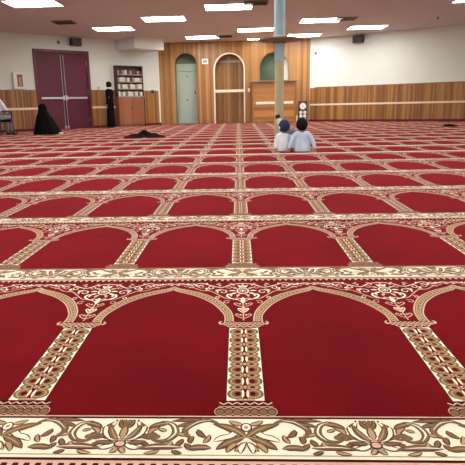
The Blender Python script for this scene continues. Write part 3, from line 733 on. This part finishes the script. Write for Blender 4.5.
# ------------------------------------------------------------------ pillar with its round shelf
pl = thing('pillar', 'tall round pillar, pale blue above and tan below, carrying a round shelf', 'pillar', (0.71, 9.66, 0))
MB().lathe([(0.078, 0.0), (0.078, 1.50)], 32).build('wrapped_shaft', K['pillar_tan'], pl, smooth=True)
MB().lathe([(0.084, 1.50), (0.084, 1.88), (0.092, 1.885), (0.092, CZ - 0.002)], 32).build('painted_shaft', K['pillar_blue'], pl, smooth=True)
sh = MB().lathe([(0.086, 1.785), (0.35, 1.815), (0.36, 1.825), (0.36, 1.845), (0.22, 1.85), (0.086, 1.85)], 40).build('round_shelf', K['shelf_wood'], pl, smooth=True)
MB().lathe([(0.10, 1.775), (0.12, 1.80), (0.086, 1.803)], 32).build('shelf_bracket', K['dark_grey'], sh, smooth=True)
MB().lathe([(0.087, 1.86), (0.10, 1.865), (0.10, 1.90), (0.087, 1.905)], 32).build('collar', K['steel'], sh, smooth=True)

# ------------------------------------------------------------------ people
def skin_mesh(name, nodes, edges, m, parent, sub=2, root=None, smooth=True):
    names_ = list(nodes); ix = {n: i for i, n in enumerate(names_)}
    me = bpy.data.meshes.new(name + '_skeleton'); me.from_pydata([nodes[n][0] for n in names_], [(ix[a], ix[b]) for a, b in edges], [])
    o = bpy.data.objects.new(name + '_skeleton', me); C.objects.link(o)
    md = o.modifiers.new('skin', 'SKIN'); md.use_smooth_shade = True
    if not me.skin_vertices: 
        me.skin_vertices.new() if hasattr(me.skin_vertices, 'new') else None
    sv = me.skin_vertices[0].data
    for n in names_:
        r = nodes[n][1]; sv[ix[n]].radius = r if isinstance(r, tuple) else (r, r); sv[ix[n]].use_root = (n == (root or names_[0]))
    sb = o.modifiers.new('sub', 'SUBSURF'); sb.levels = sub; sb.render_levels = sub
    bpy.context.view_layer.update()
    dg = bpy.context.evaluated_depsgraph_get()
    me2 = bpy.data.meshes.new_from_object(o.evaluated_get(dg)); me2.name = name
    bpy.data.objects.remove(o); bpy.data.meshes.remove(me)
    me2.materials.clear(); me2.materials.append(m)
    me2.polygons.foreach_set('use_smooth', [True] * len(me2.polygons))
    q = bpy.data.objects.new(name, me2); C.objects.link(q); q.parent = parent
    return q
def chain(nodes, edges, pre, pts):
    prev = None
    for i, (p, r) in enumerate(pts):
        k = f'{pre}{i}'; nodes[k] = (p, r)
        if prev: edges.append((prev, k))
        prev = k
    return f'{pre}0', prev
def hand(nodes, edges, wrist, wp, d, side, k=1.0):
    """palm, four unequal fingers and a thumb; d = finger direction, side = towards the thumb"""
    wp = Vector(wp); d = Vector(d).normalized(); s_ = Vector(side).normalized(); up = d.cross(s_)
    pm = wp + d * 0.045 * k; nodes[wrist + 'palm'] = (tuple(pm), (0.026 * k, 0.018 * k)); edges.append((wrist, wrist + 'palm'))
    for i, (o_, l) in enumerate(((0.026, .062), (0.009, .07), (-0.009, .066), (-0.025, .052))):
        a = pm + d * 0.03 * k + s_ * o_ * k; b = a + d * l * 0.55 * k; c = b + (d * 0.8 - up * 0.5).normalized() * l * 0.45 * k
        ks = [f'{wrist}f{i}{j}' for j in range(3)]
        for kk, p, r in zip(ks, (a, b, c), (.0095, .0085, .007)): nodes[kk] = (tuple(p), r * k)
        edges += [(wrist + 'palm', ks[0]), (ks[0], ks[1]), (ks[1], ks[2])]
    a = wp + d * 0.03 * k + s_ * 0.034 * k; b = a + (d * 0.7 + s_ * 0.7).normalized() * 0.035 * k
    nodes[wrist + 't0'] = (tuple(a), .011 * k); nodes[wrist + 't1'] = (tuple(b), .009 * k); edges += [(wrist + 'palm', wrist + 't0'), (wrist + 't0', wrist + 't1')]

def head_nodes(N, E, neck, base, fwd, k=1.0):
    """base = base of skull centre; adds cranium, jaw, nose and ears"""
    b = Vector(base); f = Vector(fwd).normalized(); r_ = Vector((f.y, -f.x, 0)).normalized()
    N['skull'] = (tuple(b + Vector((0, 0, .045 * k))), (0.078 * k, 0.090 * k)); N['crown'] = (tuple(b + Vector((0, 0, .125 * k)) - f * .01 * k), (0.066 * k, 0.078 * k))
    N['jaw'] = (tuple(b + f * .045 * k - Vector((0, 0, .035 * k))), 0.042 * k); N['nose'] = (tuple(b + f * .105 * k + Vector((0, 0, .045 * k))), 0.012 * k)
    E += [(neck, 'skull'), ('skull', 'crown'), ('skull', 'jaw'), ('skull', 'nose')]
    for s_, n in ((1, 'earr'), (-1, 'earl')):
        N[n] = (tuple(b + r_ * .085 * k * s_ + Vector((0, 0, .045 * k))), 0.014 * k); E.append(('skull', n))
def eyes(parent, base, fwd, k=1.0):
    b = Vector(base); f = Vector(fwd).normalized(); r_ = Vector((f.y, -f.x, 0)).normalized()
    for s_ in (1, -1):
        c = b + f * .076 * k + r_ * .032 * k * s_ + Vector((0, 0, .06 * k))
        MB().ellipsoid(tuple(c), .014 * k, .014 * k, .010 * k, 10, 8).build('eye', K['eye'], parent, smooth=True)
    c = b + f * .083 * k + Vector((0, 0, -.012 * k))
    MB().ellipsoid(tuple(c), .022 * k * abs(r_.x) + .006, .022 * k * abs(r_.y) + .006, .006 * k, 10, 6).build('mouth', K['paper_r'], parent, smooth=True)
def hair_cap(name, parent, base, fwd, m, k=1.0, low=-0.01, puff=1.0):
    b = Vector(base); f = Vector(fwd).normalized()
    c = b + Vector((0, 0, .075 * k)) - f * .012 * k
    bm = bmesh.new(); bmesh.ops.create_icosphere(bm, subdivisions=4, radius=1.0)
    rnd = random.Random(3)
    for v in bm.verts:
        d = v.co.normalized(); ff = d.x * f.x + d.y * f.y
        q = 1.0 + 0.05 * math.sin(9 * d.x + 4 * d.z) * math.sin(8 * d.y + 3)
        v.co = Vector((d.x * .097 * k * puff, d.y * .105 * k * puff, d.z * .112 * k * puff)) * q + c
    cut = [v for v in bm.verts if (v.co.z < b.z + low * k) or ((v.co - b).to_2d().dot(f.to_2d()) > 0.045 * k and v.co.z < b.z + 0.10 * k)]
    bmesh.ops.delete(bm, geom=cut, context='VERTS')
    me = bpy.data.meshes.new(name); bm.to_mesh(me); bm.free(); me.materials.append(m)
    me.polygons.foreach_set('use_smooth', [True] * len(me.polygons))
    o = bpy.data.objects.new(name, me); C.objects.link(o); o.parent = parent
    return o

def seated_child(label, loc, rz, top, trouser, headgear, k=1.0, lean=0.0, splay=1.0, head=(0, 0.01), hk=1.0):
    """sits on the floor, legs stretched ahead, hands propped on the carpet behind"""
    t = thing('person', label, 'person', loc, rz)
    N, E = {}, []
    L_ = lambda x, y, z: (x * k, (y - lean * z) * k, z * k)
    N['pelvis'] = (L_(0, 0, .105), (.092 * k, .075 * k)); N['waist'] = (L_(0, 0, .22), (.100 * k, .072 * k)); N['chest'] = (L_(0, 0, .33), (.13 * k, .088 * k)); N['neckbase'] = (L_(0, .005, .42), .055 * k)
    hb = L_(head[0], head[1], .505); N['neck'] = (L_(head[0] * .5, head[1] * .5, .455), .042 * k)
    E += [('pelvis', 'waist'), ('waist', 'chest'), ('chest', 'neckbase'), ('neckbase', 'neck')]
    TN, TE = {n: N[n] for n in ('pelvis', 'waist', 'chest', 'neckbase')}, [('pelvis', 'waist'), ('waist', 'chest'), ('chest', 'neckbase')]
    LN, LE = {'pelvis': (L_(0, 0, .10), (.118 * k, .095 * k))}, []
    for s_, n in ((1, 'r'), (-1, 'l')):
        sh_, el, wr = L_(.145 * s_, 0, .385), L_((.205 + .033 * splay) * s_, -.03, .22), ((.20 + .085 * splay) * s_ * k, (-.10) * k, .045 * k)
        N['sh' + n] = (sh_, .050 * k); N['el' + n] = (el, .034 * k); N['wr' + n] = (wr, .022 * k)
        E += [('neckbase', 'sh' + n), ('sh' + n, 'el' + n), ('el' + n, 'wr' + n)]
        hand(N, E, 'wr' + n, (wr[0], wr[1], wr[2] - 0.012 * k), (0.2 * s_, -1, -0.12), (-s_, -0.3, 0), k * .75)
        TN['sh' + n] = (sh_, .062 * k); TN['el' + n] = (el, .050 * k); TN['wr' + n] = ((wr[0] * .99, wr[1] * .95, wr[2] + .022 * k), .038 * k)
        TE += [('neckbase', 'sh' + n), ('sh' + n, 'el' + n), ('el' + n, 'wr' + n)]
        hp, kn, an, to = L_(.085 * s_, .06, .085), (.13 * s_ * k, .33 * k, .13 * k), (.10 * s_ * k, .60 * k, .05 * k), (.13 * s_ * k, .67 * k, .10 * k)
        N['hp' + n] = (hp, .075 * k); N['kn' + n] = (kn, .052 * k); N['an' + n] = (an, .034 * k); N['to' + n] = (to, .030 * k)
        E += [('pelvis', 'hp' + n), ('hp' + n, 'kn' + n), ('kn' + n, 'an' + n), ('an' + n, 'to' + n)]
        LN['hp' + n] = (hp, .088 * k); LN['kn' + n] = (kn, .064 * k); LN['an' + n] = (an, .048 * k)
        LE += [('pelvis', 'hp' + n), ('hp' + n, 'kn' + n), ('kn' + n, 'an' + n)]
    head_nodes(N, E, 'neck', hb, (head[0] * 2, 1, 0), k * hk)
    skin_mesh('body', N, E, K['skin'], t)
    for n in ('pelvis', 'waist', 'chest'): TN[n] = (TN[n][0], tuple(v + (.034 if n == 'pelvis' else .024) * k for v in TN[n][1]))
    TN['pelvis'] = (L_(0, -.015, .085), (.155 * k, .125 * k)); TN['waist'] = (TN['waist'][0], (.140 * k, .112 * k))
    TN['neckbase'] = (TN['neckbase'][0], .066 * k)
    skin_mesh('shirt', TN, TE, top, t); skin_mesh('trousers', LN, LE, trouser, t)
    MB().lathe([(.150 * k, .004), (.176 * k, .02), (.178 * k, .09), (.168 * k, .16), (.150 * k, .24), (.11 * k, .28)], 32, fn=lambda a, z: 1 + .03 * math.sin(5 * a + 9 * z), sy=.78, c=(0, -.025 * k, 0)).build('shirt_tail', top, t, smooth=True)
    eyes(t, hb, (head[0] * 2, 1, 0), k * hk)
    if headgear == 'hair': hair_cap('hair', t, hb, (head[0], 1, 0), K['hair'], k * hk, low=-0.035, puff=1.04)
    else:
        hair_cap('knit_cap', t, hb, (head[0], 1, 0), K['navy'], k * hk, low=-0.02, puff=1.10)
    return t, hb
kidr, hbr = seated_child('dark-haired person in pale blue shirt sitting on the carpet, right of the pillar', (1.04, 9.02, 0), -0.10, K['shirt_blue'], K['shirt_blue'], 'hair', 0.75, 0.16, head=(-0.01, 0.03), hk=1.24)
kidl, hbl = seated_child('person in a navy cap and white shirt sitting on the carpet by the pillar foot', (0.755, 9.20, 0), 0.12, K['shirt_white'], K['shirt_white'], 'cap', 0.69, 0.10, splay=0.1, head=(-0.0, 0.02), hk=1.28)
# white patch on the cap, grey scarf between the shoulders
MB().ellipsoid((-0.075, -0.065, hbl[2] + 0.05), 0.028, 0.028, 0.028, 12, 8).build('white_patch', K['shirt_white'], kidl, smooth=True)
sc = MB().ellipsoid((0.0, -0.03, 0), 0.085, 0.07, 0.06, 18, 10, fn=lambda p: 1 + 0.12 * math.sin(6 * p.x + 5 * p.z)).build('grey_scarf', K['grey_cloth'], kidl, smooth=True, loc=(0.10, 0.0, 0.34))
# bottle with a black cap, held up beyond the cap
bt = thing('drink_bottle', 'white bottle with a black cap sticking up between navy cap and pillar', 'bottle', (0.745, 9.45, 0.33))
bt.rotation_euler = (0.0, -0.30, 0); bt.scale = (1.15, 1.15, 1.15)
MB().lathe([(0.034, 0), (0.036, 0.01), (0.036, 0.16), (0.026, 0.19)], 16).build('bottle_body', K['white_plastic'], bt, smooth=True)
MB().lathe([(0.036, 0.19), (0.038, 0.20), (0.038, 0.235), (0.030, 0.245)], 16).build('bottle_cap', K['black'], bt, smooth=True)

# seated figure under a black cloak by the doors
def fold(a, z): return 1 + (0.06 * math.sin(7 * a + 0.6) + 0.035 * math.sin(13 * a)) * max(0.0, 1 - z / 0.7)
ck_ = thing('person', 'person wrapped in a black cloak sitting on the carpet before the maroon doors', 'person', (-6.03, 17.1, 0), 0)
N, E = {}, []
N['pelvis'] = ((0, 0, .12), (.14, .12)); N['waist'] = ((0, 0.0, .28), (.13, .10)); N['chest'] = ((-.03, 0.0, .46), (.15, .10)); N['neck'] = ((-.07, .02, .62), .05)
E += [('pelvis', 'waist'), ('waist', 'chest'), ('chest', 'neck')]
for s_, n in ((1, 'r'), (-1, 'l')):
    N['sh' + n] = ((.14 * s_ - .03, 0, .54), .05); N['el' + n] = ((.17 * s_, .14, .34), .04); N['wr' + n] = ((.06 * s_, .26, .28), .028)
    N['hp' + n] = ((.10 * s_, .06, .11), .09); N['kn' + n] = ((.24 * s_, .26, .09), .065); N['an' + n] = ((.05 * s_, .34, .06), .04)
    E += [('chest', 'sh' + n), ('sh' + n, 'el' + n), ('el' + n, 'wr' + n), ('pelvis', 'hp' + n), ('hp' + n, 'kn' + n), ('kn' + n, 'an' + n)]
    hand(N, E, 'wr' + n, N['wr' + n][0], (-.3 * s_, .6, -.3), (0, .2, 1), .9)
head_nodes(N, E, 'neck', (-.08, .03, .70), (0.3, 1, 0), 1.0)
skin_mesh('body', N, E, K['skin'], ck_)
eyes(ck_, (-.08, .03, .70), (0.3, 1, 0))
prof = [(.44, 0.0), (.43, .02), (.385, .12), (.335, .26), (.285, .40), (.235, .53), (.185, .63), (.150, .70), (.140, .77), (.132, .84), (.105, .90), (.055, .94), (.012, .95)]
mb = MB().lathe(prof, 48, fn=fold, sy=0.95)
for i, (x, y, z) in enumerate(mb.v): mb.v[i] = (x - 0.10 * min(1, z / 0.7), y + 0.03, z)
fs = []
for f in mb.f:
    c = sum((Vector(mb.v[i]) for i in f), Vector()) / len(f)
    if len(f) == 4 and 0.68 < c.z < 0.86 and c.y > 0.10: continue
    if len(f) > 4 and c.z < 0.1: continue
    fs.append(f)
mb.f = fs; mb.m = [0] * len(fs)
mb.build('cloak', K['black_cloth'], ck_, smooth=True)
MB().box(0.40, 0.50, -0.12, 0.04, 0.0, 0.055, bev=0.018).build('white_shoe', K['white_plastic'], ck_)

# standing figure in black by the rack
st = thing('person', 'person standing in long black clothing with white neck band, left of rack', 'person', (-4.99, 21.45, 0), 1.45)
N, E = {}, []
N['pelvis'] = ((0, 0, .93), (.15, .11)); N['waist'] = ((0, 0, 1.10), (.13, .10)); N['chest'] = ((0, 0, 1.30), (.16, .11)); N['neck'] = ((0, .01, 1.46), .052)
E += [('pelvis', 'waist'), ('waist', 'chest'), ('chest', 'neck')]
for s_, n in ((1, 'r'), (-1, 'l')):
    N['sh' + n] = ((.18 * s_, 0, 1.39), .055); N['el' + n] = ((.20 * s_, -.02, 1.12), .042); N['wr' + n] = ((.19 * s_, .06, .87), .028)
    N['hp' + n] = ((.09 * s_, 0, .86), .085); N['kn' + n] = ((.09 * s_, .01, .48), .058); N['an' + n] = ((.09 * s_, -.01, .09), .04); N['to' + n] = ((.10 * s_, .13, .04), .035)
    E += [('chest', 'sh' + n), ('sh' + n, 'el' + n), ('el' + n, 'wr' + n), ('pelvis', 'hp' + n), ('hp' + n, 'kn' + n), ('kn' + n, 'an' + n), ('an' + n, 'to' + n)]
    hand(N, E, 'wr' + n, N['wr' + n][0], (0, .1, -1), (0, 1, 0), 1.0)
head_nodes(N, E, 'neck', (0, .02, 1.56), (0, 1, 0), 1.0)
skin_mesh('body', N, E, K['skin'], st); eyes(st, (0, .02, 1.56), (0, 1, 0))
mb = MB().lathe([(.20, .05), (.215, .06), (.205, .35), (.19, .70), (.195, .95), (.185, 1.12), (.20, 1.30), (.20, 1.40), (.13, 1.47), (.075, 1.50)], 40, fn=lambda a, z: 1 + 0.05 * math.sin(9 * a) * max(0, 1 - z / 1.1), sy=0.72)
mb.build('robe', K['black_cloth'], st, smooth=True)
for s_ in (-1, 1):
    MB().tube([(.17 * s_, 0, 1.41), (.215 * s_, -.02, 1.25), (.225 * s_, -.02, 1.10), (.205 * s_, .05, .90)], [.07, .068, .062, .055], 14).build('sleeve', K['black_cloth'], st, smooth=True)
    MB().ellipsoid((.10 * s_, .05, .04), .05, .13, .04, 14, 8).build('shoe', K['black'], st, smooth=True)
hair_cap('hair', st, (0, .02, 1.56), (0, 1, 0), K['hair'], 1.05, low=-0.02, puff=1.05)
MB().lathe([(.09, 1.475), (.105, 1.49), (.105, 1.525), (.085, 1.54)], 24).build('white_collar_band', K['white_plastic'], st, smooth=True)

# chair at the left edge with a person in white
def chair():
    t = thing('chair', 'black armchair with a metal frame at the left edge, before the wood panelling', 'chair', (-7.42, 16.9, 0), 1.2)
    # local +x is where the sitter faces
    MB().box(-0.22, 0.24, -0.23, 0.23, 0.42, 0.48, bev=0.02).build('seat', K['black_cloth'], t)
    MB().box(-0.27, -0.21, -0.23, 0.23, 0.50, 0.96, bev=0.02).build('backrest', K['black_cloth'], t)
    for sy in (-0.26, 0.26):
        MB().tube([(0.26, sy, 0.0), (0.25, sy, 0.40), (0.22, sy, 0.66)], 0.016, 10).build('leg', K['black'], t, smooth=True)
        MB().tube([(-0.30, sy, 0.0), (-0.25, sy, 0.44), (-0.29, sy, 0.94)], 0.016, 10).build('leg', K['black'], t, smooth=True)
        MB().tube([(-0.27, sy, 0.70), (-0.1, sy, 0.74), (0.12, sy, 0.74), (0.22, sy, 0.70), (0.255, sy, 0.60)], [.020, .024, .024, .022, .017], 10).build('armrest', K['black'], t, smooth=True)
    MB().box(-0.24, 0.25, -0.26, 0.26, 0.405, 0.42).build('seat_frame', K['black'], t)
    return t
chair()
ps = thing('person', 'person in white clothes sitting in the black chair, cut by the left edge', 'person', (-7.42, 16.9, 0), 1.2)
N, E = {}, []
N['pelvis'] = ((-.10, 0, .56), (.15, .12)); N['waist'] = ((-.09, 0, .74), (.13, .11)); N['chest'] = ((-.10, 0, .94), (.16, .12)); N['neck'] = ((-.12, 0, 1.12), .055)
E += [('pelvis', 'waist'), ('waist', 'chest'), ('chest', 'neck')]
TN = {n: (N[n][0], tuple(v + .025 for v in N[n][1])) for n in ('pelvis', 'waist', 'chest')}; TE = E[:2]; TN['nb'] = ((-.115, 0, 1.075), .105); TE = TE + [('chest', 'nb')]
LN, LE = {'pelvis': ((-.10, 0, .56), (.16, .125))}, []
for s_, n in ((1, 'r'), (-1, 'l')):
    y = -s_
    N['sh' + n] = ((-.10, .18 * y, 1.04), .058); N['el' + n] = ((.02, .23 * y, .80), .044); N['wr' + n] = ((.20, .16 * y, .66), .03)
    N['hp' + n] = ((-.06, .10 * y, .56), .085); N['kn' + n] = ((.34, .11 * y, .56), .062); N['an' + n] = ((.36, .11 * y, .10), .042); N['to' + n] = ((.48, .12 * y, .045), .036)
    E += [('chest', 'sh' + n), ('sh' + n, 'el' + n), ('el' + n, 'wr' + n), ('pelvis', 'hp' + n), ('hp' + n, 'kn' + n), ('kn' + n, 'an' + n), ('an' + n, 'to' + n)]
    hand(N, E, 'wr' + n, N['wr' + n][0], (1, -.2 * y, -.4), (0, -y, .3), .95)
    TN['sh' + n] = (N['sh' + n][0], .08); TN['el' + n] = (N['el' + n][0], .066); TN['wr' + n] = ((.17, .17 * y, .68), .045); TE += [('chest', 'sh' + n), ('sh' + n, 'el' + n), ('el' + n, 'wr' + n)]
    LN['hp' + n] = (N['hp' + n][0], .10); LN['kn' + n] = (N['kn' + n][0], .078); LN['an' + n] = (N['an' + n][0], .062); LE += [('pelvis', 'hp' + n), ('hp' + n, 'kn' + n), ('kn' + n, 'an' + n)]
head_nodes(N, E, 'neck', (-.12, 0, 1.22), (1, 0, 0), 1.05)
skin_mesh('body', N, E, K['skin'], ps); skin_mesh('shirt', TN, TE, K['shirt_white'], ps); skin_mesh('trousers', LN, LE, K['grey_cloth'], ps)
eyes(ps, (-.12, 0, 1.22), (1, 0, 0), 1.05); hair_cap('hair', ps, (-.12, 0, 1.22), (1, 0, 0), K['hair'], 1.05, low=-.02, puff=1.03)
for y in (-.115, .115): MB().ellipsoid((.43, y, .045), .13, .05, .045, 14, 8).build('shoe', K['black'], ps, smooth=True)

# ------------------------------------------------------------------ clothes on the floor
def cloth_heap(name, label, cat, loc, a, b, hump, m, seed, flat=0.02):
    rnd = random.Random(seed); ph = [rnd.uniform(0, 6.28) for _ in range(8)]
    n, r_ = 48, 14; vs, fs = [], []
    def hgt(x, y, e):
        h_ = flat
        for hx, hy, sx, sy, hh in hump: h_ += hh * math.exp(-((x - hx) / sx) ** 2 - ((y - hy) / sy) ** 2)
        h_ *= 1 + 0.22 * math.sin(17 * x + ph[0] + 5 * y) * math.sin(14 * y + ph[1])
        return max(0.003, h_ * min(1.0, (1 - e) * 5 + 0.1))
    for i in range(r_ + 1):
        e = i / r_
        for k in range(n):
            t_ = 2 * PI * k / n; w = 1 + 0.10 * math.sin(3 * t_ + ph[2]) + 0.07 * math.sin(5 * t_ + ph[3]) + 0.04 * math.sin(9 * t_ + ph[4])
            x, y = a * e * w * math.cos(t_), b * e * w * math.sin(t_); vs.append((x, y, hgt(x, y, e)))
    for i in range(r_):
        for k in range(n): fs.append((i * n + k, i * n + (k + 1) % n, (i + 1) * n + (k + 1) % n, (i + 1) * n + k))
    base = len(vs); ring = [(vs[r_ * n + k][0], vs[r_ * n + k][1], 0.0015) for k in range(n)]; vs += ring
    for k in range(n): fs.append((r_ * n + k, r_ * n + (k + 1) % n, base + (k + 1) % n, base + k))
    fs.append(tuple(base + k for k in range(n)))
    o = MB().add(vs, fs).build(name, m, smooth=True, loc=loc); return tag(o, label, cat)
dk = mat('dark_plum_cloth', rgb(16, 9, 13), 0.95, spec=0.1, noise=0.3, scale=8, bump=0.5)
cloth_heap('folded_jacket', 'dark jacket lying crumpled on the carpet before the wooden cabinet', 'jacket', (-2.50, 14.35, 0), 0.56, 0.34, [(0.10, 0.05, 0.26, 0.18, 0.13), (-0.20, 0, 0.25, 0.2, 0.05)], dk, 4)
cloth_heap('dark_bag', 'flat black bag lying on the carpet near the right edge by the wall', 'bag', (6.38, 16.9, 0), 0.24, 0.14, [(0, 0, 0.2, 0.12, 0.05)], K['black_cloth'], 9)

# ------------------------------------------------------------------ light and view
w = bpy.data.worlds.new('world'); bpy.context.scene.world = w; w.use_nodes = True
bg = w.node_tree.nodes['Background']; bg.inputs['Color'].default_value = (1.0, 0.985, 0.96, 1); bg.inputs['Strength'].default_value = 0.35
sc_ = bpy.context.scene
sc_.view_settings.view_transform = 'Standard'; sc_.view_settings.look = 'None'; sc_.view_settings.gamma = 1.0; sc_.view_settings.use_curve_mapping = False
sc_.view_settings.exposure = 0.95
